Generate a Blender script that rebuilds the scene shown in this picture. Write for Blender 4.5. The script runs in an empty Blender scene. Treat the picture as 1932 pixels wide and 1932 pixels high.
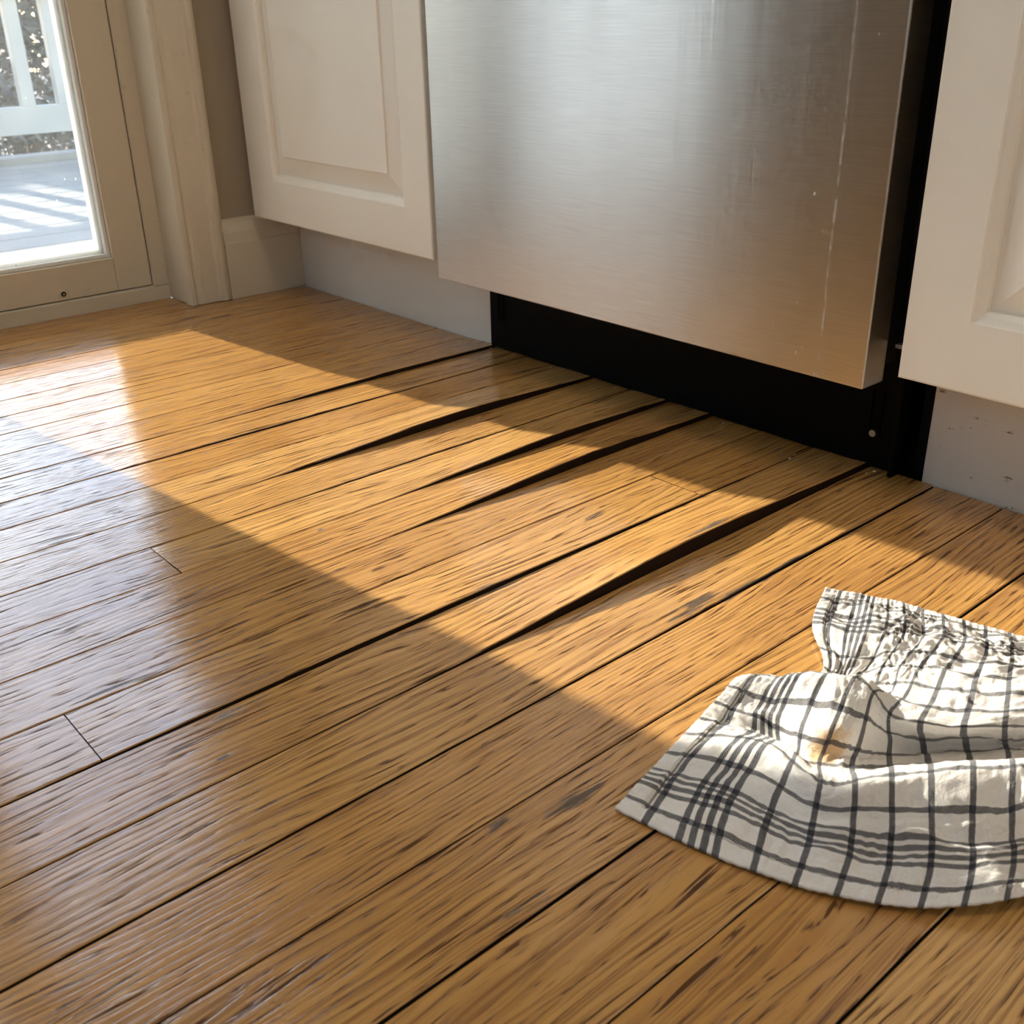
import bpy, bmesh, math, random
from mathutils import Vector, Matrix, noise as mnoise

# ------------------------------------------------------------------ camera
SC = bpy.context.scene
F_PX, IMG = 1996.04, 1932.0
CAM_R = ((0.6560, 0.7545, -0.0201), (0.3129, -0.2960, -0.9025), (-0.6869, 0.5858, -0.4302))  # right, down, forward
CAM_P = Vector((0.0, 0.0, 0.40))
cam_d = bpy.data.cameras.new('camera')
cam_d.sensor_width = 36.0
cam_d.lens = F_PX / IMG * 36.0
cam_d.clip_start = 0.01
cam_d.dof.use_dof = True
cam_d.dof.focus_distance = 0.90
cam_d.dof.aperture_fstop = 20.0
cam = bpy.data.objects.new('camera', cam_d)
SC.collection.objects.link(cam)
fwd = Vector(CAM_R[2]).normalized()
dwn = Vector(CAM_R[1]); dwn = (dwn - fwd * dwn.dot(fwd)).normalized()
rgt = dwn.cross(fwd).normalized()
mw = Matrix((rgt, -dwn, -fwd)).transposed().to_4x4()
mw.translation = CAM_P
cam.matrix_world = mw
SC.camera = cam

# ------------------------------------------------------------------ light
SUN_EL = math.radians(20.5)
SUN_SLOPE = 0.118                       # dy per dx of the light's travel over the floor
world = bpy.data.worlds.new('world'); SC.world = world
world.use_nodes = True
wn = world.node_tree.nodes; wl = world.node_tree.links
sky = wn.new('ShaderNodeTexSky'); sky.sky_type = 'NISHITA'
sky.sun_disc = False
sky.sun_elevation = SUN_EL
sky.sun_rotation = math.atan2(-1.0, -SUN_SLOPE)
sky.air_density = 1.0; sky.dust_density = 0.4; sky.ozone_density = 1.0
wn['Background'].inputs['Strength'].default_value = 0.85
wl.new(sky.outputs[0], wn['Background'].inputs[0])

sun_d = bpy.data.lights.new('sun', 'SUN')
sun_d.energy = 12.0; sun_d.angle = math.radians(0.6); sun_d.color = (1.0, 0.92, 0.80)
sun = bpy.data.objects.new('sun', sun_d); SC.collection.objects.link(sun)
h = Vector((1, SUN_SLOPE, 0)).normalized()
sdir = Vector((h.x * math.cos(SUN_EL), h.y * math.cos(SUN_EL), -math.sin(SUN_EL)))
sun.rotation_euler = sdir.to_track_quat('-Z', 'Y').to_euler()
sun.location = (-6, -0.5, 4)

def area(name, loc, aim, sx, sy, power, col):
    d = bpy.data.lights.new(name, 'AREA'); d.shape = 'RECTANGLE'
    d.size = sx; d.size_y = sy; d.energy = power; d.color = col
    o = bpy.data.objects.new(name, d); SC.collection.objects.link(o)
    o.location = loc
    o.rotation_euler = (Vector(aim) - Vector(loc)).to_track_quat('-Z', 'Z').to_euler()
    return o
# fill lamp at an added window, out of view (its opening is built below)
area('window_fill', (0.55, -2.14, 1.50), (0.55, 0.0, 1.1), 1.70, 1.05, 2.5, (1.0, 0.96, 0.90))

area('ceiling_fill_light', (0.15, 0.15, 2.375), (0.15, 0.15, 0.0), 0.50, 0.50, 9.0, (1.0, 0.88, 0.72))  # added ceiling fill, out of view, to lift the shaded floor

SC.view_settings.view_transform = 'Standard'
SC.view_settings.look = 'None'
SC.view_settings.exposure = 0.0
SC.view_settings.gamma = 1.0
SC.view_settings.use_curve_mapping = False
SC.cycles.use_denoising = True
SC.cycles.max_bounces = 5
SC.cycles.diffuse_bounces = 4
SC.cycles.glossy_bounces = 3
SC.cycles.use_adaptive_sampling = True
SC.cycles.adaptive_threshold = 0.12
SC.cycles.adaptive_min_samples = 8
SC.cycles.transparent_max_bounces = 16
SC.cycles.sample_clamp_indirect = 8.0

# ------------------------------------------------------------------ helpers
COL = SC.collection
RND = random.Random(7)

def tag(o, label=None, cat=None, group=None, kind=None):
    if label: o['label'] = label
    if cat: o['category'] = cat
    if group: o['group'] = group
    if kind: o['kind'] = kind
    return o

def empty(name, loc=(0, 0, 0)):
    o = bpy.data.objects.new(name, None); o.location = loc
    o.empty_display_size = 0.05
    COL.objects.link(o); return o

def link(name, me, mat=None, parent=None, loc=None):
    o = bpy.data.objects.new(name, me)
    COL.objects.link(o)
    if mat and not me.materials: me.materials.append(mat)
    if parent: 
        o.parent = parent
        o.matrix_parent_inverse = Matrix.Translation(-parent.location)
    if loc: o.location = loc
    return o

def bm_box(bm, lo, hi, bev=0.0, seg=2):
    x0, y0, z0 = lo; x1, y1, z1 = hi
    vs = [bm.verts.new(p) for p in ((x0,y0,z0),(x1,y0,z0),(x1,y1,z0),(x0,y1,z0),(x0,y0,z1),(x1,y0,z1),(x1,y1,z1),(x0,y1,z1))]
    fs = [bm.faces.new([vs[i] for i in f]) for f in ((3,2,1,0),(4,5,6,7),(0,1,5,4),(1,2,6,5),(2,3,7,6),(3,0,4,7))]
    if bev > 0:
        es = list({e for f in fs for e in f.edges})
        bmesh.ops.bevel(bm, geom=es, offset=bev, segments=seg, profile=0.5, affect='EDGES')
    return vs

def box(name, lo, hi, mat, parent=None, bev=0.0, seg=2):
    bm = bmesh.new(); bm_box(bm, lo, hi, bev, seg)
    me = bpy.data.meshes.new(name); bm.to_mesh(me); bm.free()
    return link(name, me, mat, parent)

def boxes(name, lst, mat, parent=None, bev=0.0):
    bm = bmesh.new()
    for lo, hi in lst: bm_box(bm, lo, hi, bev)
    me = bpy.data.meshes.new(name); bm.to_mesh(me); bm.free()
    return link(name, me, mat, parent)

def pydata(name, vs, fs, mat, parent=None, smooth=False):
    me = bpy.data.meshes.new(name); me.from_pydata(vs, [], fs); me.update()
    if smooth:
        for p in me.polygons: p.use_smooth = True
    return link(name, me, mat, parent)

def prism(name, prof, axis, a0, a1, mat, parent=None):
    """closed 2D profile extruded along axis 'x','y' or 'z'"""
    n = len(prof); vs = []
    for a in (a0, a1):
        for p, q in prof:
            vs.append({'x': (a, p, q), 'y': (p, a, q), 'z': (p, q, a)}[axis])
    fs = [tuple(range(n)), tuple(range(2*n-1, n-1, -1))]
    for i in range(n):
        j = (i + 1) % n; fs.append((i, i + n, j + n, j))
    o = pydata(name, vs, fs, mat, parent)
    bm = bmesh.new(); bm.from_mesh(o.data); bmesh.ops.recalc_face_normals(bm, faces=bm.faces); bm.to_mesh(o.data); bm.free()
    return o

def cyl(name, p, q, r, mat, parent=None, n=16):
    p = Vector(p); q = Vector(q); d = (q - p)
    bm = bmesh.new()
    bmesh.ops.create_cone(bm, cap_ends=True, segments=n, radius1=r, radius2=r, depth=d.length,
                          matrix=Matrix.Translation((p + q) / 2) @ d.to_track_quat('Z', 'Y').to_matrix().to_4x4())
    me = bpy.data.meshes.new(name); bm.to_mesh(me); bm.free()
    return link(name, me, mat, parent)

# ------------------------------------------------------------------ materials
class NT:
    def __init__(s, name):
        s.m = bpy.data.materials.new(name); s.m.use_nodes = True
        s.t = s.m.node_tree; s.n = s.t.nodes; s.b = s.n['Principled BSDF']; s.out = s.n['Material Output']
    def new(s, t, **k):
        o = s.n.new('ShaderNode' + t)
        for a, v in k.items(): setattr(o, a, v)
        return o
    def put(s, sock, v):
        if isinstance(v, bpy.types.NodeSocket): s.t.links.new(v, sock)
        elif v is not None: sock.default_value = v
    def math(s, op, a, b=None, c=None, clamp=False):
        o = s.new('Math', operation=op); o.use_clamp = clamp
        s.put(o.inputs[0], a)
        if b is not None: s.put(o.inputs[1], b)
        if c is not None: s.put(o.inputs[2], c)
        return o.outputs[0]
    def mix(s, f, a, b, mode='MIX'):
        o = s.new('MixRGB', blend_type=mode); s.put(o.inputs[0], f)
        for i, v in ((1, a), (2, b)):
            if isinstance(v, tuple) and len(v) == 3: v = (*v, 1)
            s.put(o.inputs[i], v)
        return o.outputs[0]
    def ramp(s, f, stops):
        o = s.new('ValToRGB'); s.put(o.inputs[0], f); e = o.color_ramp.elements
        while len(e) < len(stops): e.new(0.5)
        for k, (p, c) in enumerate(stops):
            e[k].position = p; e[k].color = (*c, 1) if isinstance(c, tuple) else (c, c, c, 1)
        return o.outputs[0]
    def smooth(s, v, a, b):
        o = s.new('MapRange', interpolation_type='SMOOTHSTEP'); s.put(o.inputs[0], v)
        s.put(o.inputs[1], a); s.put(o.inputs[2], b); o.inputs[3].default_value = 0; o.inputs[4].default_value = 1
        return o.outputs[0]
    def scale(s, vec, sc, off=(0, 0, 0)):
        o = s.new('Mapping'); s.put(o.inputs[0], vec); o.inputs['Scale'].default_value = sc; o.inputs['Location'].default_value = off
        return o.outputs[0]
    def noise(s, vec, scale=1.0, detail=3.0, rough=0.55, dist=0.0):
        o = s.new('TexNoise'); s.put(o.inputs['Vector'], vec); o.inputs['Scale'].default_value = scale
        o.inputs['Detail'].default_value = detail; o.inputs['Roughness'].default_value = rough; o.inputs['Distortion'].default_value = dist
        return o.outputs[0]
    def bump(s, hgt, strength, dist, normal=None):
        o = s.new('Bump'); s.put(o.inputs['Height'], hgt); o.inputs['Strength'].default_value = strength; o.inputs['Distance'].default_value = dist
        if normal: s.put(o.inputs['Normal'], normal)
        return o.outputs[0]
    def pos(s): return s.new('NewGeometry').outputs['Position']
    def xyz(s, v):
        o = s.new('SeparateXYZ'); s.put(o.inputs[0], v); return o.outputs
    def base(s, col=None, rough=None, spec=None, metal=None, normal=None, coat=None, coatr=None):
        i = s.b.inputs
        for k, v in (('Base Color', col), ('Roughness', rough), ('Specular IOR Level', spec), ('Metallic', metal), ('Normal', normal), ('Coat Weight', coat), ('Coat Roughness', coatr)):
            if v is None: continue
            if k == 'Base Color' and isinstance(v, tuple): v = (*v[:3], 1)
            s.put(i[k], v)
        return s.m

def mat_oak():
    t = NT('oak_plank')
    at = t.new('Attribute', attribute_name='grain'); g = at.outputs['Vector']          # u across, v along (metres), random per plank
    u, v, w = t.xyz(g)
    # slow wander of the grain
    wob = t.noise(t.scale(g, (14, 2.2, 1)), 1.0, 2.0)
    wob2 = t.noise(t.scale(g, (60, 9, 1)), 1.0, 2.0)
    du = t.math('ADD', u, t.math('MULTIPLY', t.math('SUBTRACT', wob, 0.5), 0.050))
    du = t.math('ADD', du, t.math('MULTIPLY', t.math('SUBTRACT', wob2, 0.5), 0.0035))
    comb = t.new('CombineXYZ'); t.put(comb.inputs[0], du); t.put(comb.inputs[1], v); t.put(comb.inputs[2], w)
    gw = comb.outputs[0]
    # growth rings
    ring = t.math('SINE', t.math('MULTIPLY', t.math('MULTIPLY', du, 2 * math.pi / 0.0058), t.math('MULTIPLY_ADD', w, 0.7, 0.6)))
    ring = t.math('MULTIPLY_ADD', ring, 0.5, 0.5)
    early = t.smooth(ring, 0.40, 0.95)
    fine = t.noise(t.scale(gw, (520, 5.5, 1)), 1.0, 3.0, 0.6)
    pores = t.noise(t.scale(gw, (760, 40, 1)), 1.0, 2.0, 0.5)
    pore_m = t.math('MULTIPLY', t.smooth(pores, 0.555, 0.625), t.math('MULTIPLY_ADD', early, 0.80, 0.20))
    dash = t.noise(t.scale(gw, (380, 13, 1), (3.1, 7.7, 0)), 1.0, 2.0, 0.5)
    dash_m = t.math('MULTIPLY', t.smooth(dash, 0.635, 0.70), 0.9)
    blot = t.noise(t.scale(g, (26, 6, 1), (0, 0, 4)), 1.0, 3.0)
    # plank tint
    tint = t.ramp(w, [(0.0, (0.54, 0.270, 0.072)), (0.25, (0.64, 0.350, 0.108)), (0.5, (0.57, 0.290, 0.080)), (0.75, (0.68, 0.385, 0.125)), (1.0, (0.54, 0.245, 0.060))])
    c = t.mix(t.math('MULTIPLY', early, 0.36), tint, (0.34, 0.150, 0.045))
    c = t.mix(t.smooth(blot, 0.45, 0.75), c, t.mix(0.5, c, (0.36, 0.17, 0.06)))
    c = t.mix(t.math('MULTIPLY', t.smooth(fine, 0.50, 0.62), 0.58), c, (0.22, 0.090, 0.028))
    c = t.mix(t.math('MULTIPLY', pore_m, 0.85), c, (0.075, 0.028, 0.010))
    c = t.mix(dash_m, c, (0.075, 0.030, 0.013))
    # worn and stained spots of the old boards: (x, y, rx, ry, strength)
    px, py, pz = t.xyz(t.pos())
    spots = [(-0.333, 0.327, 0.008, 0.024, 1.15), (-0.346, 0.281, 0.004, 0.010, .72), (-0.328, 0.297, 0.004, 0.006, .8), (-0.297, 0.318, 0.005, 0.010, .75),
             (-0.717, 0.244, 0.005, 0.013, 1.0), (-0.500, 0.196, 0.0028, 0.0045, 1.2), (-0.490, 0.628, 0.006, 0.034, 1.1), (-0.4165, 0.620, 0.0035, 0.115, 1.2),
             (-0.424, 0.535, 0.010, 0.030, 1.0), (-0.541, 0.440, 0.010, 0.036, .8), (-0.583, 0.588, 0.006, 0.026, .75), (-0.724, 0.402, 0.002, 0.003, 1.3),
             (-0.537, 0.225, 0.006, 0.030, .75), (-0.293, 0.252, 0.006, 0.020, .7), (-0.484, 0.291, 0.003, 0.040, .7), (-0.408, 0.236, 0.003, 0.03, .6)]
    sn = t.noise(t.scale(gw, (340, 26, 1), (5, 1, 0)), 1.0, 4.0, 0.65)
    tot = None
    for sx, sy, rx, ry, st in spots:
        ax = t.math('DIVIDE', t.math('SUBTRACT', px, sx), rx); ay = t.math('DIVIDE', t.math('SUBTRACT', py, sy), ry)
        d2 = t.math('ADD', t.math('MULTIPLY', ax, ax), t.math('MULTIPLY', ay, ay))
        m = t.math('MULTIPLY', t.math('SUBTRACT', 1.0, t.math('MULTIPLY', d2, 0.5), clamp=True), st)
        tot = m if tot is None else t.math('MAXIMUM', tot, m)
    stain = t.smooth(t.math('ADD', tot, t.math('MULTIPLY', t.math('SUBTRACT', sn, 0.5), 3.2)), 0.66, 1.05)
    stain = t.math('MULTIPLY', stain, t.smooth(tot, 0.02, 0.25))
    c = t.mix(t.math('MULTIPLY', stain, 0.88), c, (0.050, 0.036, 0.026))
    rough = t.math('MULTIPLY_ADD', blot, 0.10, 0.10)
    rough = t.math('ADD', rough, t.math('MULTIPLY', pore_m, 0.30))
    rough = t.math('ADD', rough, t.math('MULTIPLY', stain, 0.35))
    hgt = t.math('SUBTRACT', t.math('MULTIPLY', fine, 0.25), t.math('ADD', t.math('MULTIPLY', pore_m, 0.8), t.math('MULTIPLY', dash_m, 1.1)))
    hgt = t.math('SUBTRACT', hgt, t.math('MULTIPLY', early, 0.25))
    wave = t.noise(t.scale(g, (42, 30, 1)), 1.0, 2.0)
    hgt = t.math('MULTIPLY_ADD', wave, 0.7, hgt)
    nb = t.bump(hgt, 0.50, 0.00035)
    spec = t.math('SUBTRACT', 1.0, t.math('MULTIPLY', t.math('MAXIMUM', pore_m, dash_m), 0.85))
    return t.base(c, rough, spec, normal=nb)

def mat_paint(name, col, rough=0.38, scuffs=None, bump=0.06):
    t = NT(name); p = t.pos()
    n = t.noise(p, 260, 3, 0.6); b = t.noise(p, 9, 3, 0.6)
    c = t.mix(t.math('MULTIPLY', t.smooth(b, 0.4, 0.75), 0.10), col, (col[0]*.86, col[1]*.82, col[2]*.74))
    if scuffs:
        s1 = t.noise(t.scale(p, (70, 70, 190)), 1.0, 4, 0.62)
        s2 = t.noise(t.scale(p, (30, 30, 40), (3, 1, 2)), 1.0, 2, 0.5)
        m = t.math('MULTIPLY', t.smooth(s1, 0.61, 0.70), t.smooth(s2, 0.47, 0.60))
        c = t.mix(t.math('MULTIPLY', m, scuffs), c, (0.17, 0.095, 0.045))
        v = t.new('TexVoronoi'); t.put(v.inputs['Vector'], p); v.inputs['Scale'].default_value = 42
        m2 = t.math('MULTIPLY', t.math('LESS_THAN', v.outputs['Distance'], 0.055), t.smooth(s2, 0.44, 0.5))
        c = t.mix(t.math('MULTIPLY', m2, scuffs * .8), c, (0.2, 0.11, 0.05))
    return t.base(c, rough, 0.45, normal=t.bump(n, bump, 0.0004) if bump else None)

def mat_steel():
    t = NT('brushed_steel'); p = t.pos()
    br = t.noise(t.scale(p, (18, 18, 2600)), 1.0, 3, 0.6)
    vert = t.noise(t.scale(p, (34, 34, 1.1)), 1.0, 3, 0.6)
    smear = t.noise(t.scale(p, (14, 14, 4), (2, 0, 1)), 1.0, 3, 0.6)
    c = t.mix(t.smooth(br, 0.3, 0.7), (0.52, 0.50, 0.47), (0.62, 0.60, 0.57))
    c = t.mix(t.math('MULTIPLY', t.smooth(smear, 0.5, 0.75), 0.18), c, (0.44, 0.42, 0.39))
    px, py, pz = t.xyz(p)
    # dried drip and splashes
    dx = t.math('ABSOLUTE', t.math('SUBTRACT', px, t.math('MULTIPLY_ADD', t.noise(t.scale(p, (0, 0, 7)), 1.0, 2), 0.004, -0.4955)))
    drip = t.math('MULTIPLY', t.math('LESS_THAN', dx, 0.0011), t.smooth(t.noise(t.scale(p, (0, 0, 55)), 1.0, 3), 0.40, 0.62))
    v = t.new('TexVoronoi'); t.put(v.inputs['Vector'], t.scale(p, (1, 1, .8))); v.inputs['Scale'].default_value = 62
    dots = t.math('LESS_THAN', v.outputs['Distance'], t.math('MULTIPLY', t.smooth(t.noise(p, 11, 2), 0.44, 0.62), 0.095))
    dots = t.math('MULTIPLY', dots, t.smooth(px, -0.60, -0.50))
    mk = t.math('MAXIMUM', t.math('MULTIPLY', drip, 0.35), t.math('MULTIPLY', dots, 0.75))
    rough = t.math('ADD', t.math('MULTIPLY_ADD', br, 0.05, 0.24), t.math('MULTIPLY', smear, 0.06))
    rough = t.math('MULTIPLY_ADD', mk, 0.3, rough)
    nb = t.bump(vert, 0.12, 0.0016)
    nb = t.bump(br, 0.05, 0.0001, nb)
    tan = t.new('Tangent', direction_type='UV_MAP'); tan.uv_map = 'UVMap'
    t.put(t.b.inputs['Tangent'], tan.outputs[0])
    t.b.inputs['Anisotropic'].default_value = 0.78
    t.b.inputs['Anisotropic Rotation'].default_value = 0.25
    c = t.mix(mk, c, (0.72, 0.70, 0.64))
    return t.base(c, rough, metal=t.math('SUBTRACT', 1.0, t.math('MULTIPLY', mk, 0.8)), normal=nb)

def mat_plain(name, col, rough=0.5, metal=0.0, spec=0.5):
    t = NT(name); n = t.noise(t.pos(), 60, 3)
    c = t.mix(t.math('MULTIPLY', n, 0.25), col, tuple(x * .8 for x in col))
    return t.base(c, rough, spec, metal)

def mat_glass():
    t = NT('dusty_glass'); p = t.pos()
    tr = t.new('BsdfTransparent'); tr.inputs[0].default_value = (0.97, 0.985, 0.98, 1)
    gl = t.new('BsdfGlossy'); gl.inputs['Roughness'].default_value = 0.02
    fr = t.new('Fresnel'); fr.inputs[0].default_value = 1.45
    m1 = t.new('MixShader'); t.put(m1.inputs[0], fr.outputs[0]); t.put(m1.inputs[1], tr.outputs[0]); t.put(m1.inputs[2], gl.outputs[0])
    dn = t.noise(p, 14, 3); sp = t.new('TexVoronoi'); t.put(sp.inputs['Vector'], t.scale(p, (1, 1, .55))); sp.inputs['Scale'].default_value = 120
    specks = t.math('MULTIPLY', t.math('LESS_THAN', sp.outputs['Distance'], t.math('MULTIPLY', t.smooth(t.noise(p, 23, 2), .45, .8), .16)), 0.30)
    dust = t.math('ADD', t.math('MULTIPLY', dn, 0.05), specks)
    tl = t.new('BsdfTranslucent'); tl.inputs[0].default_value = (.8, .8, .78, 1)
    m2 = t.new('MixShader'); t.put(m2.inputs[0], dust); t.put(m2.inputs[1], m1.outputs[0]); t.put(m2.inputs[2], tl.outputs[0])
    t.put(t.out.inputs[0], m2.outputs[0])
    return t.m

def mat_blind():
    t = NT('added_blind_cloth'); p = t.pos()
    n = t.noise(t.scale(p, (1, 900, 900)), 1, 2)
    df = t.new('BsdfDiffuse'); df.inputs[0].default_value = (.8, .78, .74, 1)
    tl = t.new('BsdfTranslucent'); t.put(tl.inputs[0], t.mix(n, (.72, .79, .87), (.78, .84, .91)))
    m = t.new('MixShader'); m.inputs[0].default_value = 0.68
    t.put(m.inputs[1], df.outputs[0]); t.put(m.inputs[2], tl.outputs[0]); t.put(t.out.inputs[0], m.outputs[0])
    return t.m

def mat_leaf(name, a, b):
    t = NT(name); oi = t.noise(t.pos(), 7, 2)
    c = t.mix(oi, a, b)
    t.base(c, 0.32, 0.6)
    return t.m

V_TOP = 0.320
def mat_towel(hem=False):
    t = NT('checked_hem_cloth' if hem else 'checked_cotton')
    uvn = t.new('UVMap'); uvn.uv_map = 'UVMap'
    u, v, _ = t.xyz(uvn.outputs[0])
    # metres; slight irregularity of the weave
    wv = t.math('MULTIPLY', t.math('SUBTRACT', t.noise(uvn.outputs[0], 90, 2), 0.5), 0.0011)
    def band(x, c0, wd):
        return t.math('LESS_THAN', t.math('ABSOLUTE', t.math('SUBTRACT', x, c0)), wd / 2)
    def stripes(x, far=None):
        x = t.math('ADD', x, wv)
        m = band(x, 0.0145, 0.0034)
        for c0 in (0.0305, 0.0362, 0.0419, 0.0476): m = t.math('MAXIMUM', m, band(x, c0, 0.0034))
        fr = t.math('ABSOLUTE', t.math('SUBTRACT', t.math('FRACT', t.math('DIVIDE', t.math('SUBTRACT', x, 0.0560), 0.0200)), 0.5))
        sg = t.math('MULTIPLY', t.math('LESS_THAN', fr, 0.080), t.math('GREATER_THAN', x, 0.060))
        if far:
            y = t.math('SUBTRACT', far, x)
            sg = t.math('MULTIPLY', sg, t.math('GREATER_THAN', y, 0.058))
            for c0 in (0.0145, 0.0305, 0.0362, 0.0419, 0.0476): m = t.math('MAXIMUM', m, band(y, c0, 0.0034))
        return t.math('MAXIMUM', m, sg)
    su = stripes(u); sv = stripes(v, V_TOP)
    P = 0.00115
    a = t.math('FRACT', t.math('DIVIDE', t.math('ADD', u, v), P)); b = t.math('FRACT', t.math('DIVIDE', t.math('SUBTRACT', v, t.math('MULTIPLY', u, 1.0)), P))
    tw1 = t.math('GREATER_THAN', a, 0.30); tw2 = t.math('GREATER_THAN', b, 0.30)
    mu = t.math('MULTIPLY', su, t.math('MULTIPLY_ADD', tw1, 0.36, 0.62)); mv = t.math('MULTIPLY', sv, t.math('MULTIPLY_ADD', tw2, 0.40, 0.52))
    m = t.math('MAXIMUM', t.math('MAXIMUM', mu, mv), t.math('MULTIPLY', su, sv))
    fz = t.noise(uvn.outputs[0], 420, 4, 0.7)
    white = t.mix(fz, (0.70, 0.655, 0.59), (0.85, 0.81, 0.75))
    # brown drip mark
    du = t.math('DIVIDE', t.math('SUBTRACT', u, 0.087), 0.0155); dv = t.math('DIVIDE', t.math('SUBTRACT', v, 0.120), 0.0205)
    rr = t.math('SQRT', t.math('ADD', t.math('MULTIPLY', du, du), t.math('MULTIPLY', dv, dv)))
    rr = t.math('ADD', rr, t.math('MULTIPLY', t.math('SUBTRACT', t.noise(uvn.outputs[0], 130, 3), 0.5), 0.9))
    st = t.math('SUBTRACT', 1.0, t.smooth(rr, 0.45, 1.15))
    white = t.mix(t.math('MULTIPLY', st, 0.85), white, (0.52, 0.31, 0.125))
    c = t.mix(t.math('MULTIPLY', m, t.math('MULTIPLY_ADD', fz, 0.25, 0.84)), white, (0.016, 0.018, 0.030))
    # stitched line inside the hem
    q = t.math('MINIMUM', t.math('MINIMUM', u, v), t.math('SUBTRACT', V_TOP, v))
    sl = t.math('LESS_THAN', t.math('ABSOLUTE', t.math('SUBTRACT', q, 0.0112)), 0.00055)
    c = t.mix(t.math('MULTIPLY', sl, 0.75), c, (0.10, 0.09, 0.085))
    wx = t.math('SINE', t.math('MULTIPLY', u, 2 * math.pi / 0.0009)); wy = t.math('SINE', t.math('MULTIPLY', v, 2 * math.pi / 0.0009))
    wt = t.math('MULTIPLY', wx, wy)
    puck = t.noise(t.scale(uvn.outputs[0], (170, 170, 1)), 1.0, 4, 0.62)
    nb = t.bump(puck, 0.65, 0.0026)
    nb = t.bump(t.math('ADD', wt, t.math('MULTIPLY', fz, 1.6)), 0.35, 0.00025, nb)
    t.b.inputs['Sheen Weight'].default_value = 0.15
    return t.base(c, 0.92, 0.15, normal=nb)

M_OAK = mat_oak()
M_CAB = mat_paint('cream_cabinet_paint', (0.86, 0.80, 0.69), 0.36, scuffs=0.0)
M_TOE = mat_paint('scuffed_toe_kick_paint', (0.64, 0.59, 0.52), 0.42, scuffs=0.9)
M_TOE_L = mat_paint('toe_kick_paint', (0.72, 0.68, 0.61), 0.42, scuffs=0.0)
M_TRIM = mat_paint('cream_trim_paint', (0.66, 0.585, 0.455), 0.34, scuffs=0.25)
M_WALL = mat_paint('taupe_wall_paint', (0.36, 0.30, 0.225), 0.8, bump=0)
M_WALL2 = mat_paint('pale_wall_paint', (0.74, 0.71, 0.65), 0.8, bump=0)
M_CEIL = mat_paint('ceiling_paint', (0.84, 0.83, 0.80), 0.9, bump=0)
M_STEEL = mat_steel()
M_BLACK = mat_plain('black_plastic', (0.003, 0.0028, 0.0026), 0.5, spec=0.06)
M_DARK = mat_plain('dark_cavity', (0.006, 0.006, 0.006), 0.7, spec=0.2)
M_EDGE = mat_plain('plank_edge_grime_shade', (0.026, 0.014, 0.008), 0.9, spec=0.1)  # joint grime, darkened further to put the raised edges' shade into the colour
M_SUB = mat_plain('dark_subfloor', (0.02, 0.013, 0.008), 0.9)
M_ALU = mat_plain('dull_metal', (0.45, 0.44, 0.42), 0.4, 1.0)
M_GLASS = mat_glass()
M_BLIND = mat_blind()
M_WHITE = mat_paint('white_deck_paint', (0.235, 0.23, 0.215), 0.6, bump=0)
M_RAIL = mat_paint('white_rail_paint', (0.45, 0.445, 0.42), 0.6, bump=0)
M_STONE = mat_plain('grey_stone', (0.35, 0.34, 0.32), 0.25)
M_GROUND = mat_plain('leaf_litter', (0.12, 0.10, 0.08), 0.9)
M_BARK = mat_plain('bark', (0.10, 0.08, 0.06), 0.9)
M_SASH = mat_paint('white_glazing_bead', (0.82, 0.82, 0.80), 0.3)

# ------------------------------------------------------------------ floor
SEAMS = [-1.640, -1.5145, -1.4540, -1.3950, -1.3350, -1.2730, -1.2145, -1.1575, -1.0960, -1.0340, -0.9740, -0.9165, -0.8530, -0.7945,
         -0.7345, -0.6730, -0.6095, -0.5460, -0.4825, -0.4160, -0.3520, -0.2862, -0.2197, -0.1530]
while SEAMS[-1] < 1.60: SEAMS.append(SEAMS[-1] + 0.0655)
Y_IN, Y_TOE, Y_FAR = -2.20, 0.8600, 0.8600
# right edge of the plank that ends at this seam lifts: (height, y start, y peak, height left at the toe kick)
LIFT = {-1.0340: (.0042, .43, .70, .0030), -0.9740: (.0014, .28, .48, .0003), -0.8530: (.0092, .37, .665, .0035), -0.7945: (.0008, .30, .55, .0),
        -0.7345: (.0078, .44, .70, .0040), -0.6730: (.0090, .40, .675, .0045), -0.5460: (.0030, .02, .36, .0), -0.4825: (.0118, .29, .61, .0050),
        -0.4160: (.0010, .40, .70, .0005)}
SEAM_GAP = {-1.5145: .0009, -0.9740: .0008, -0.7945: .0008, -0.5460: .0009, -0.4160: .0009, -0.2862: .0010, -0.1530: .0008, -0.4825: .0007, -1.0340: .0008}
JOINTS = {12: [0.280], 15: [0.141, 0.691], 4: [-.3], 6: [-.15]}

def sstep(t):
    t = max(0.0, min(1.0, t)); return t * t * (3 - 2 * t)

def lift_at(sp, y):
    if not sp: return 0.0
    hh, y0, yp, he = sp
    if y <= y0: return 0.0
    if y <= yp: return hh * sstep((y - y0) / (yp - y0)) ** 1.15
    return he + (hh - he) * (1 - sstep((y - yp) / (0.86 - yp)))

floor = tag(empty('floor'), 'honey-coloured oak strip floor with buckled boards by the dishwasher', 'floor', kind='structure')
box('subfloor', (-1.66, Y_IN, -0.045), (1.62, 1.42, -0.030), M_SUB, floor)

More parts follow.
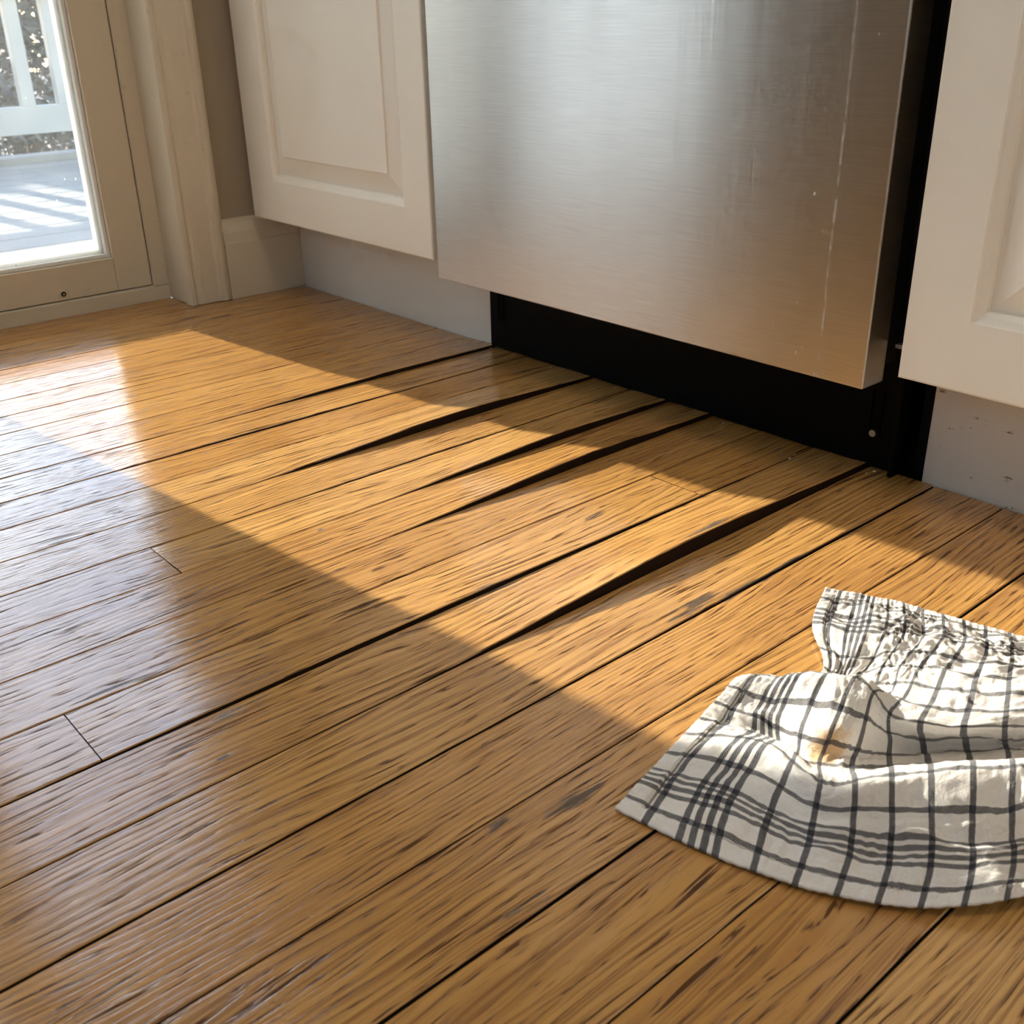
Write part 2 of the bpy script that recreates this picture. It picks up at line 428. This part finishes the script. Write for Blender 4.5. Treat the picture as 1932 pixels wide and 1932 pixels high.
def plank(x0, x1, ya, yb, spec, k):
    rng = random.Random(k * 131 + int((ya + 5) * 1000))
    rnd = rng.random(); ou = rng.uniform(0, 40); ov = rng.uniform(0, 40)
    tilt = rng.uniform(-.00035, .00035)
    gl_, gr_ = SEAM_GAP.get(round(x0, 4), .00045), SEAM_GAP.get(round(x1, 4), .00045)
    near = yb > -0.2 and x0 < 0.15
    st = 0.022 if near else 0.25
    ny = max(2, int((yb - ya) / st))
    ts = (0.0, 0.30, 0.65, 1.0) if near else (0.0, 1.0)
    ys = [ya + 0.0004 + (yb - ya - 0.0008) * i / ny for i in range(ny + 1)]
    top = []; gc = []; nt = len(ts); low = []; bot = []; BV = .0007
    for i, y in enumerate(ys):
        jl = (mnoise.noise((x0 * 91, y * 38, 3)) * .00035 if near else 0); jr = (mnoise.noise((x1 * 91, y * 38, 9)) * .00035 if near else 0)
        xa, xb = x0 + gl_ + jl, x1 - gr_ + jr
        L = lift_at(spec, y)
        if spec and spec[0] > .004 and L > .001: L += mnoise.noise((x1 * 13, y * 55, 1)) * .0005
        for t in ts:
            x = xa + BV + (xb - xa - 2 * BV) * t
            z = L * (t ** 1.25) + tilt * (t - .5)
            top.append((x, y, z)); gc.append((x - x0 + ou, y + ov, rnd))
        low.append((xa, y, top[-nt][2] - .0007)); low.append((xb, y, top[-1][2] - .0007))
        bot.append((xa, y, -0.016)); bot.append((xb, y, -0.016 + L * .95))
    vs = list(top); fs = []
    for i in range(ny):
        for j in range(nt - 1):
            a = i * nt + j; fs.append((a, a + 1, a + nt + 1, a + nt))
    nsm = len(fs)
    def add(p): vs.append(p); gc.append((p[0] - x0 + ou, p[1] + ov, rnd)); return len(vs) - 1
    def strip(hi, lo, flip):
        tv = [add(p) for p in hi]; bv = [add(p) for p in lo]
        for i in range(len(hi) - 1):
            f = (tv[i], tv[i + 1], bv[i + 1], bv[i]); fs.append(f[::-1] if flip else f)
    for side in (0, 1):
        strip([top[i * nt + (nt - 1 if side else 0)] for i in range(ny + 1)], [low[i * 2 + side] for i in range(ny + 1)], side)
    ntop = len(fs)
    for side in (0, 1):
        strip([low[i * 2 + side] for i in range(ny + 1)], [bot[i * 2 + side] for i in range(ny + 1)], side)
    for i in (0, ny):
        tv = [add(low[i * 2])] + [add(top[i * nt + j]) for j in range(nt)] + [add(low[i * 2 + 1])]; b0 = add(bot[i * 2]); b1 = add(bot[i * 2 + 1])
        f = tuple([b0, b1] + tv[::-1]); fs.append(f if i == 0 else f[::-1])
    me = bpy.data.meshes.new('plank'); me.from_pydata(vs, [], fs); me.update()
    for p in me.polygons: p.use_smooth = p.index < nsm
    at = me.attributes.new('grain', 'FLOAT_VECTOR', 'POINT')
    at.data.foreach_set('vector', [c for q in gc for c in q])
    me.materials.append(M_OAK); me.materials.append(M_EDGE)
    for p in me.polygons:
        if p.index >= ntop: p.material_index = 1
    return link('plank', me, None, floor)

for k in range(len(SEAMS) - 1):
    x0, x1 = SEAMS[k], SEAMS[k + 1]
    if x0 >= 1.6: break
    cuts = list(JOINTS.get(k - 1 + 0, []))
    rj = random.Random(k + 50)
    if k < 1: cuts = []
    y = min(cuts + [-0.12 if x0 < -.2 else 0.0]) - rj.uniform(0.25, 0.9)
    while y > Y_IN + .2:
        cuts.append(y); y -= rj.uniform(0.6, 1.1)
    ends = [Y_IN] + sorted(cuts) + [Y_TOE if k else 0.734]
    for a, b in zip(ends[:-1], ends[1:]):
        plank(x0, x1, a, b, LIFT.get(round(x1, 4)), k)

# ------------------------------------------------------------------ room shell
XW = -1.530                      # face of the left wall
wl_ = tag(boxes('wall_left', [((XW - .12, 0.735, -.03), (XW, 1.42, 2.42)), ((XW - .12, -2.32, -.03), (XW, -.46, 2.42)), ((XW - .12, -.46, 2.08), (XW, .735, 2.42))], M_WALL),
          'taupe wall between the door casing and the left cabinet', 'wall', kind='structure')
tag(box('wall_back', (-1.65, 1.42, -.03), (1.72, 1.54, 2.42), M_WALL2), 'pale wall behind the base cabinets', 'wall', kind='structure')
tag(box('wall_right', (1.60, -2.32, -.03), (1.72, 1.42, 2.42), M_WALL2), 'pale wall at the right end of the kitchen', 'wall', kind='structure')
tag(boxes('wall_front', [((-1.53, -2.32, -.03), (-.35, -2.20, 2.42)), ((1.45, -2.32, -.03), (1.60, -2.20, 2.42)), ((-.35, -2.32, -.03), (1.45, -2.20, .95)), ((-.35, -2.32, 2.05), (1.45, -2.20, 2.42))], M_WALL2),
    'pale wall with an added fill window opposite the cabinets', 'wall', kind='structure')
tag(box('ceiling', (-1.65, -2.32, 2.42), (1.72, 1.54, 2.50), M_CEIL), 'plain white kitchen ceiling', 'ceiling', kind='structure')

# baseboard: tall board with a moulded cap
bb = prism('baseboard_left', [(XW, 0.0), (-1.5150, 0.0), (-1.5150, 0.084), (-1.5165, 0.086), (-1.5165, 0.089), (-1.5175, 0.100), (-1.5215, 0.108), (-1.5240, 0.112), (-1.5250, 0.1185), (XW, 0.1195)], 'y', 0.7325, 0.8615, M_TRIM)
tag(bb, 'cream baseboard with moulded cap between door casing and cabinet', 'baseboard', kind='structure')

# door casing (moulded) and its return
cas = prism('trim_1', [(-1.600, .6690), (-1.5385, .6690), (-1.5345, .6660), (-1.5205, .6660), (-1.5180, .6690), (-1.5175, .6735), (-1.5200, .6765), (-1.5205, .6790), (-1.5185, .6830), (-1.5175, .6900),
                       (-1.5175, .7120), (-1.5160, .7160), (-1.5135, .7185), (-1.5130, .7225), (-1.5140, .7265), (-1.5160, .7300), (-1.5175, .7320), (-1.5300, .7320), (-1.5300, .7345), (-1.600, .7345)], 'z', 0.001, 2.07, M_TRIM)
tag(cas, 'cream moulded casing to the right of the glazed door', 'casing', kind='structure')

lamp = tag(empty('added_ceiling_light', (0.15, 0.15, 2.42)), 'flat square ceiling light added out of view as room fill', 'ceiling light')  # added fixture around the overhead fill
box('housing', (-.12, -.12, 2.385), (.42, .42, 2.4195), M_CEIL, lamp, .004)
# ------------------------------------------------------------------ glazed door
door = tag(empty('door_1', (-1.62, 0.45, 0.0)), 'cream glazed patio door with a dusty pane', 'door', kind='structure')
# outer frame: sill strip and side strip
sl_prof = [(-1.650, -.03), (-1.598, -.03), (-1.598, .0205), (-1.601, .0225), (-1.650, .0225)]
prism('sill_frame', sl_prof, 'y', -.46, .6690, M_TRIM, door)
prism('side_frame', [(-1.650, .6455), (-1.601, .6455), (-1.598, .6475), (-1.598, .6690), (-1.600, .7345), (-1.650, .7345)], 'z', .0225, 2.08, M_TRIM, door)
box('head_frame', (-1.650, -.46, 2.03), (-1.598, .6455, 2.08), M_TRIM, door)
# sash
XI, XO = -1.6015, -1.640
box('sash_stile', (XO, .5905, .0240), (XI, .6440, 2.028), M_TRIM, door, 0.0012)
box('sash_stile', (XO, .1900, .0240), (XI, .2370, 2.028), M_TRIM, door, 0.0012)
box('sash_rail', (XO, .2370, .0240), (XI, .5905, .0735), M_TRIM, door, 0.0012)
box('sash_rail', (XO, .2370, 1.955), (XI, .5905, 2.028), M_TRIM, door, 0.0012)
def bead_ring(name, x0, x1, ya, yb, za, zb, w, parent):
    boxes(name, [((x0, yb - w, za), (x1, yb, zb)), ((x0, ya, za), (x1, ya + w, zb)), ((x0, ya + w, za), (x1, yb - w, za + w)), ((x0, ya + w, zb - w), (x1, yb - w, zb))], M_SASH, parent, 0.0008)
bead_ring('glazing_bead', -1.6190, -1.6090, .2372, .5903, .0737, 1.9548, .0055, door)
bead_ring('glazing_bead', -1.6390, -1.6240, .2372, .5903, .0737, 1.9548, .0110, door)
pane = box('pane', (-1.6235, .2372, .0740), (-1.6195, .5900, 1.9545), M_GLASS, door)
bx_ = cyl('screw_cover', (-1.6020, .5080, .0335), (-1.5990, .5080, .0335), .0046, M_TRIM, door)
cyl('screw_ring', (-1.5995, .5080, .0335), (-1.5985, .5080, .0335), .0036, M_BLACK, bx_)
cyl('screw_head', (-1.5990, .5080, .0335), (-1.5978, .5080, .0335), .0016, M_ALU, bx_)
# unseen neighbouring pane; its blind is added to glow and stop direct sun
win = tag(empty('unseen_window_1', (-1.62, -0.1, 0.0)), 'tall unseen side window with an added white roller blind as fill', 'window', kind='structure')
box('sash_stile', (XO, .1330, .0240), (XI, .1890, 2.028), M_TRIM, win, 0.0012)
box('sash_stile', (XO, -.4590, .0240), (XI, -.405, 2.028), M_TRIM, win, 0.0012)
box('sash_rail', (XO, -.405, .0240), (XI, .1330, .0735), M_TRIM, win, 0.0012)
box('sash_rail', (XO, -.405, 1.955), (XI, .1330, 2.028), M_TRIM, win, 0.0012)
box('pane', (-1.6235, -.405, .0740), (-1.6195, .1325, 1.9545), M_GLASS, win)
box('blind', (-1.5960, -.455, .030), (-1.5952, .1850, 2.020), M_BLIND, win)  # added as a soft glowing fill that also stops direct sun
wf = tag(empty('added_window_2', (0.55, -2.26, 0.95)), 'wide unseen window added behind the camera for fill', 'window', kind='structure')  # added out of view as the source of the rear fill
boxes('frame', [((-.35, -2.30, .95), (-.30, -2.24, 2.05)), ((1.40, -2.30, .95), (1.45, -2.24, 2.05)), ((-.30, -2.30, .95), (1.40, -2.24, 1.0)), ((-.30, -2.30, 2.0), (1.40, -2.24, 2.05)), ((.53, -2.30, 1.0), (.57, -2.24, 2.0))], M_TRIM, wf)
box('pane', (-.30, -2.275, 1.0), (.53, -2.271, 2.0), M_GLASS, wf)
box('pane', (.57, -2.275, 1.0), (1.40, -2.271, 2.0), M_GLASS, wf)

# ------------------------------------------------------------------ cabinets
def raised_door(parent, x0, x1, z0, z1, yf, sl, sr, rb, rt, name='door'):
    """frame with a moulded inner edge, panel with a sloping raised border"""
    th = 0.020
    ix0, ix1, iz0, iz1 = x0 + sl, x1 - sr, z0 + rb, z1 - rt
    # loops from outer back edge to the groove: (inset from outer rect / inner rect, y)
    r = 0.0022
    loops = []
    def rect(ax0, ax1, az0, az1, y): return [(ax0, y, az0), (ax1, y, az0), (ax1, y, az1), (ax0, y, az1)]
    loops.append(rect(x0, x1, z0, z1, yf + th))
    loops.append(rect(x0, x1, z0, z1, yf + r))
    loops.append(rect(x0 + r * .3, x1 - r * .3, z0 + r * .3, z1 - r * .3, yf + r * .3))
    loops.append(rect(x0 + r, x1 - r, z0 + r, z1 - r, yf))
    for d, dy in ((0, 0), (.0012, .0014), (.0035, .0022), (.0062, .0030), (.0085, .0048), (.0095, .0075), (.0095, .0105)):
        loops.append(rect(ix0 + d, ix1 - d, iz0 + d, iz1 - d, yf + dy))
    vs = [p for L in loops for p in L]; fs = []
    for k in range(len(loops) - 1):
        for i in range(4):
            a, b = k * 4 + i, k * 4 + (i + 1) % 4
            fs.append((a, b, b + 4, a + 4))
    fs.append((3, 2, 1, 0))
    d = pydata(name, vs, fs, M_CAB, parent)
    # panel
    loops = []; o = .0088; bw = 0.0265
    for dd, dy in ((o, .0120), (o, .0098), (o + .003, .0094), (o + bw, .0040), (o + bw + .0006, .0022), (o + bw + .0016, .0020)):
        loops.append(rect(ix0 + dd, ix1 - dd, iz0 + dd, iz1 - dd, yf + dy))
    vs = [p for L in loops for p in L]; fs = []
    for k in range(len(loops) - 1):
        for i in range(4):
            a, b = k * 4 + i, k * 4 + (i + 1) % 4
            fs.append((a, b, b + 4, a + 4))
    n = len(vs); fs.append((n - 4, n - 3, n - 2, n - 1))
    pydata('raised_panel', vs, fs, M_CAB, d)
    return d

YC = 0.780
cabL = tag(empty('base_cabinet', (-1.28, 1.1, 0)), 'cream base cabinet in the corner to the left of the dishwasher', 'cabinet', 'base cabinets along the wall')
box('body', (-1.529, YC + .0205, .1200), (-1.0440, 1.419, .870), M_CAB, cabL, .001)
raised_door(cabL, -1.5030, -1.0535, .1215, .735, YC, .0660, .0530, .0580, .060)
box('drawer_front', (-1.5030, YC, .742), (-1.0535, YC + .020, .862), M_CAB, cabL, .002)
box('toe_kick', (-1.5290, .8620, -.020), (-1.0405, .8800, .119), M_TOE_L, cabL, .0006)
cabR = tag(empty('base_cabinet', (-.1, 1.1, 0)), 'cream base cabinet to the right of the dishwasher with scuffed toe kick', 'cabinet', 'base cabinets along the wall')
box('body', (-.4180, YC + .0205, .1200), (.340, 1.419, .870), M_CAB, cabR, .001)
raised_door(cabR, -.4240, -.0460, .1195, .735, YC, .0535, .055, .0560, .060)
raised_door(cabR, -.0410, .3360, .1195, .735, YC, .0535, .055, .0560, .060)
box('drawer_front', (-.4240, YC, .742), (-.0460, YC + .020, .862), M_CAB, cabR, .002)
box('drawer_front', (-.0410, YC, .742), (.3360, YC + .020, .862), M_CAB, cabR, .002)
box('toe_kick', (-.4300, .8620, -.020), (.340, .8800, .119), M_TOE, cabR, .0006)
cabE = tag(empty('base_cabinet', (.9, 1.1, 0)), 'cream base cabinet at the far right end of the run', 'cabinet', 'base cabinets along the wall')
box('body', (.342, YC + .0205, .1200), (1.599, 1.419, .870), M_CAB, cabE, .001)
for a in (.348, .768, 1.186):
    raised_door(cabE, a, a + .41, .1195, .735, YC, .0535, .055, .0560, .060)
    box('drawer_front', (a, YC, .742), (a + .41, YC + .020, .862), M_CAB, cabE, .002)
box('toe_kick', (.342, .8620, -.020), (1.599, .8800, .119), M_TOE, cabE, .0006)
tag(box('worktop', (-1.529, YC - .015, .871), (1.599, 1.419, .910), M_STONE, None, .003), 'grey stone worktop running over the cabinets and dishwasher', 'worktop')

# ------------------------------------------------------------------ dishwasher
dw = tag(empty('dishwasher', (-.74, 1.1, 0)), 'stainless steel dishwasher with a black kick plate', 'dishwasher')
XD0, XD1, ZD, YD = -1.0345, -.4490, .1045, .7720
bm = bmesh.new(); bm_box(bm, (XD0, YD, ZD), (XD1, YD + .032, .856), .0016, 3)
uvl = bm.loops.layers.uv.new('UVMap')
for f in bm.faces:
    for l in f.loops:
        p = l.vert.co
        l[uvl].uv = (p.x if abs(f.normal.x) < .8 else p.y, p.z)
me = bpy.data.meshes.new('door_panel'); bm.to_mesh(me); bm.free()
dp = link('door_panel', me, M_STEEL, dw)
dp['label'] = 'brushed stainless steel door panel'
box('inner_door', (XD0 + .006, YD + .0325, ZD + .012), (XD1 - .004, YD + .055, .850), M_DARK, dw, .001)
box('tub', (-1.0300, YD + .060, .1250), (-.4500, 1.40, .862), M_DARK, dw)
box('bracket', (-.4470, .812, .1330), (-.4200, .818, .1365), M_ALU, dw, .0004)
kp = box('kick_plate', (-1.0360, .8540, .0030), (-.4560, .8600, .1230), M_BLACK, dw, .0010)
boxes('kick_slot_rim', [((-1.0190, .8520, .040), (-1.0175, .8545, .088)), ((-1.0095, .8520, .040), (-1.0080, .8545, .088))], M_BLACK, kp)
cyl('kick_screw', (-.4790, .8505, .036), (-.4790, .8545, .036), .0034, M_ALU, kp)
boxes('kick_slot_rim', [((-.4850, .8515, .034), (-.4838, .8545, .078)), ((-.4742, .8515, .034), (-.4730, .8545, .078))], M_BLACK, kp)
box('side_leg', (-.4545, .8420, .002), (-.4500, .8600, .130), M_BLACK, dw, .0012)
box('side_channel', (-.4480, .8800, .000), (-.4310, .8900, .130), M_DARK, dw)

# ------------------------------------------------------------------ dish towel
def unproj(px, py, z):
    d = rgt * ((px - 966) / F_PX) + dwn * ((py - 966) / F_PX) + fwd
    t = (z - CAM_P.z) / d.z
    return CAM_P + d * t

UC = [0.0, .045, .090, .135, .180, .230, .280]
VR = [0.0, .030, .060, .085, .110, .135, .165, .195, .225, .270, .320]
NET = [  # rows v, columns u : (reference x, reference y, height in mm)
 [(1160,1527,2), (1338,1612,2), (1515,1675,3), (1692,1710,4), (1875,1704,9), (2060,1665,5), (2250,1645,2)],
 [(1205,1478,3), (1360,1530,6), (1540,1600,9), (1712,1632,11), (1890,1630,15), (2065,1600,9), (2250,1585,4)],
 [(1248,1432,4), (1395,1466,10), (1552,1535,19), (1716,1548,23), (1888,1548,26), (2060,1530,17), (2245,1525,7)],
 [(1290,1388,6), (1440,1400,18), (1560,1478,28), (1715,1459,35), (1890,1447,36), (2055,1455,24), (2240,1470,10)],
 [(1325,1350,9), (1462,1392,9), (1557,1440,14), (1711,1440,12), (1882,1432,13), (2048,1420,14), (2230,1435,7)],
 [(1360,1313,15), (1462,1352,15), (1583,1376,31), (1706,1405,9), (1876,1408,8), (2042,1395,12), (2220,1410,6)],
 [(1402,1277,21), (1503,1272,36), (1622,1280,42), (1700,1356,32), (1874,1374,29), (2040,1362,20), (2210,1380,8)],
 [(1492,1290,8), (1540,1296,13), (1655,1302,17), (1730,1312,27), (1880,1330,28), (2038,1322,18), (2195,1345,7)],
 [(1554,1262,4), (1592,1278,5), (1672,1258,9), (1754,1262,14), (1886,1280,15), (2033,1285,10), (2180,1315,5)],
 [(1532,1180,5), (1628,1192,12), (1712,1198,13), (1796,1208,13), (1895,1232,12), (2028,1250,7), (2165,1285,4)],
 [(1557,1110,9), (1645,1127,5), (1711,1141,5), (1796,1166,5), (1890,1192,4), (2020,1222,3), (2155,1255,2)],
]
CP = [[unproj(a, b, c * .001) for a, b, c in row] for row in NET]

def cubic_weights(xs, x):
    """non-uniform Catmull-Rom: indices and weights"""
    n = len(xs); i = 0
    while i < n - 2 and x > xs[i + 1]: i += 1
    x0, x1 = xs[i], xs[i + 1]; hh = x1 - x0; t = (x - x0) / hh
    h00 = 2*t**3 - 3*t**2 + 1; h10 = t**3 - 2*t**2 + t; h01 = -2*t**3 + 3*t**2; h11 = t**3 - t**2
    W = {}
    def acc(k, w): W[k] = W.get(k, 0) + w
    acc(i, h00); acc(i + 1, h01)
    for k, hw in ((i, h10), (i + 1, h11)):
        a, b = max(k - 1, 0), min(k + 1, n - 1)
        s = hw * hh / (xs[b] - xs[a]); acc(b, s); acc(a, -s)
    return W

towel = tag(empty('dish_towel', (-.23, .5, 0)), 'crumpled white cotton dish towel with navy check and a brown stain', 'towel')
NU, NV = 200, 230
us = [UC[-1] * i / NU for i in range(NU + 1)]; vv = [VR[-1] * j / NV for j in range(NV + 1)]
WU = [cubic_weights(UC, a) for a in us]; WV = [cubic_weights(VR, b) for b in vv]
HEM = 0.0112
tv = []
for j, b in enumerate(vv):
    for i, a in enumerate(us):
        p = Vector((0, 0, 0))
        for r, wr in WV[j].items():
            for c, wc in WU[i].items(): p += CP[r][c] * (wr * wc)
        q = min(a, b, VR[-1] - b)
        fade = sstep(min(q / .02, 1.0))
        # crumple: bigger where the towel is bunched towards its top
        am = (.0016 + .0008 * sstep((b - .18) / .1)) * (0.25 + .75 * fade)
        w = mnoise.noise((a * 46, b * 40, 2.3)) * am * 1.6
        w += (abs(mnoise.noise((a * 75 + 7 * mnoise.noise((a * 20, b * 20, 5)), b * 60, 7.1))) - .25) * am * 1.5
        w += mnoise.noise((a * 160, b * 150, 4.1)) * am * .55
        if b > .19: w += (abs(mnoise.noise((a * 55, b * 95, 17.3))) - .2) * .0035 * sstep((b - .19) / .05) * fade
        if .03 < b < .16: w += mnoise.noise((a * 34, b * 75, 27.3)) * .0036 * fade * sstep((b - .03) / .02)
        p.z += w
        if q < HEM:                      # doubled, puckered border
            along = b if a == q else a
            p.z += .0010 + .0003 * math.sin(along * 2 * math.pi / .0062 + 3 * mnoise.noise((along * 60, 1, 1)))
        elif q < HEM + .0022: p.z -= .0006
        p.z = max(p.z, .0022 + (.0 if q > HEM else .0006))
        tv.append(p)
# the towel lies on the boards: press in nothing below them
def towel_mesh(name, keep, mat):
    idx = {}; vs = []; fs = []; uv = []
    def vid(i, j):
        k = (i, j)
        if k not in idx: idx[k] = len(vs); vs.append(tv[j * (NU + 1) + i]); 
        return idx[k]
    for j in range(NV):
        for i in range(NU):
            a = (us[i] + us[i + 1]) / 2; b = (vv[j] + vv[j + 1]) / 2
            if keep(min(a, b, VR[-1] - b)):
                fs.append((vid(i, j), vid(i + 1, j), vid(i + 1, j + 1), vid(i, j + 1)))
                uv.append(((us[i], vv[j]), (us[i + 1], vv[j]), (us[i + 1], vv[j + 1]), (us[i], vv[j + 1])))
    me = bpy.data.meshes.new(name); me.from_pydata(vs, [], fs); me.update()
    ul = me.uv_layers.new(name='UVMap')
    ul.data.foreach_set('uv', [c for q in uv for p in q for c in p])
    for p in me.polygons: p.use_smooth = True
    me.materials.append(mat)
    o = link(name, me, None, towel)
    so = o.modifiers.new('thickness', 'SOLIDIFY'); so.thickness = .0016 if name == 'hem' else .0011; so.offset = -1.0 if name != 'hem' else -.9
    return o
towel_mesh('cloth', lambda q: q >= HEM - .0007, mat_towel())
hm = towel_mesh('hem', lambda q: q < HEM - .0007, mat_towel(True))

# ------------------------------------------------------------------ crumbs
cr = random.Random(5); bm = bmesh.new()
pts = [unproj(x, y, .0012) for x, y in ((929,656), (963,617), (995,664), (1070,684), (1165,731), (1365,798), (1635,893), (1500,858), (1600,880), (1490,865), (1660,884))]
for p in pts:
    s = cr.uniform(.0008, .0016)
    m = Matrix.Translation((p.x, min(p.y, .848), .0012)) @ Matrix.Rotation(cr.random() * 6, 4, 'Z') @ Matrix.Diagonal((s * cr.uniform(.8, 1.8), s, s * .7, 1))
    bmesh.ops.create_icosphere(bm, subdivisions=1, radius=1.0, matrix=m)
me = bpy.data.meshes.new('crumbs'); bm.to_mesh(me); bm.free()
tag(link('crumbs', me, mat_plain('pale_crumb', (.6, .55, .45), .8)), 'pale crumbs scattered along the black kick plate', 'crumbs', kind='stuff')

# ------------------------------------------------------------------ outside: deck, railing, trees
ZDK = -0.100
deck = tag(empty('deck', (-3.2, 1.0, ZDK)), 'white painted board deck outside the glazed door', 'deck', kind='structure')
x = -4.40; me0 = None
bw_ = 0.1400
while x < -1.66:
    x1 = min(x + bw_, -1.655)
    if me0 is None or x1 - x < bw_ - .001:
        o = box('deck_board', (x + .003, -2.6, ZDK - .025), (x1 - .003, 5.2, ZDK), M_WHITE, deck, .002)
        if me0 is None: me0 = o.data; xo = x
    else:
        o = link('deck_board', me0, None, deck)
        o.location = (x - xo, 0, 0)
    x += bw_
box('deck_curb', (-4.51, -2.6, ZDK - .10), (-4.405, 5.2, -.075), M_WHITE, deck, .003)
box('door_step', (-1.90, -.46, ZDK), (-1.655, .7345, -.004), M_WHITE, deck, .004)
box('joist', (-4.40, -2.6, ZDK - .06), (-1.66, 5.2, ZDK - .028), M_WHITE, deck)

rail = tag(empty('deck_railing', (-4.45, 1.4, ZDK)), 'white wooden deck railing with square balusters', 'railing')
box('bottom_rail', (-4.475, -2.6, .0005), (-4.425, 5.2, .1000), M_RAIL, rail, .003)
box('top_rail', (-4.500, -2.6, .480), (-4.400, 5.2, .540), M_RAIL, rail, .004)
b0 = None; y = 1.3990 - .1365 * 26
while y < 5.1:
    if b0 is None:
        b0 = box('baluster', (-4.472, y, .1000), (-4.428, y + .0495, .480), M_RAIL, rail, .002); yb0 = y
    else:
        o = link('baluster', b0.data, None, rail); o.location = (0, y - yb0, 0)
    y += .1365
for y in (-2.55, -.2, 2.9, 5.1):
    box('post', (-4.500, y, ZDK), (-4.400, y + .09, .56), M_RAIL, rail, .003)

tag(box('ground', (-40, -30, -1.40), (-4.7, 40, -1.30), M_GROUND), 'leaf covered ground beyond the deck', 'ground', kind='structure')

leafA = mat_leaf('leaf_dark', (.030, .036, .026), (.085, .090, .070))
leafB = mat_leaf('leaf_grey', (.060, .062, .055), (.13, .13, .115))
def tree(x, y, hgt, rx, seed, label, mat):
    rg = random.Random(seed)
    root = tag(empty('evergreen_tree', (x, y, -1.30)), label, 'tree', 'trees beyond the deck')
    vs = []; fs = []
    for _ in range(8500):
        zz = rg.random() ** .85
        rr = rx * (1 - .45 * zz) * math.sqrt(rg.uniform(.18, 1))
        an = rg.uniform(0, 2 * math.pi)
        c = Vector((x + rr * math.cos(an), y + rr * math.sin(an), -1.28 + zz * hgt))
        s = rg.uniform(.018, .055)
        d = Vector((rg.gauss(0, 1), rg.gauss(0, 1), rg.gauss(0, .7))).normalized()
        e = d.cross(Vector((rg.gauss(0, 1), rg.gauss(0, 1), rg.gauss(0, 1)))).normalized()
        n = d.cross(e)
        k = len(vs)
        vs += [c - d * s * 1.6, c + e * s * .5 + n * s * .12, c + d * s * 1.6, c - e * s * .5 + n * s * .12]
        fs.append((k, k + 1, k + 2, k + 3))
    pydata('foliage', vs, fs, mat, root)
    bm = bmesh.new()
    bmesh.ops.create_cone(bm, cap_ends=True, segments=9, radius1=.09, radius2=.02, depth=hgt, matrix=Matrix.Translation((x, y, -1.30 + hgt / 2)))
    me = bpy.data.meshes.new('trunk'); bm.to_mesh(me); bm.free()
    link('trunk', me, M_BARK, root)
tl = [(-8.6, 2.75, 3.0, .88, 'bushy grey-green evergreen seen between the white balusters', leafB), (-8.9, 4.65, 3.1, .92, 'tall dark evergreen to the right beyond the deck railing', leafA),
      (-8.8, .90, 3.0, .90, 'dark evergreen hidden left of the visible railing', leafA), (-8.8, -1.0, 2.9, .90, 'round evergreen opposite the side window', leafB),
      (-11.4, 3.5, 4.0, 1.3, 'broad dark evergreen in the rear row behind the grey one', leafA), (-11.4, .6, 3.9, 1.3, 'broad dark evergreen at the left of the rear row', leafA),
      (-8.9, -2.95, 4.6, .95, 'first tall evergreen added past the visible trees to block low sky', leafA), (-8.8, -4.9, 5.2, .95, 'second tall evergreen added past the visible trees to block low sky', leafB),  # tall trees at the left are added, unseen, to cover the low sky
      (-8.9, -6.9, 5.4, .95, 'third tall evergreen added past the visible trees to block low sky', leafA), (-9.0, -8.9, 5.2, .95, 'outermost tall evergreen added past the deck to block low sky', leafA),
      (-11.6, -4.0, 6.0, 1.4, 'broad rear evergreen added behind the tall ones to block low sky', leafA), (-11.6, -7.6, 6.2, 1.4, 'broad rear evergreen added at the far left to block low sky', leafB),
      (-9.0, 6.6, 3.6, .95, 'far right evergreen past the end of the deck', leafA)]
for k, (x, y, hg, rx, lb, mt) in enumerate(tl): tree(x, y, hg, rx, 40 + k, lb, mt)
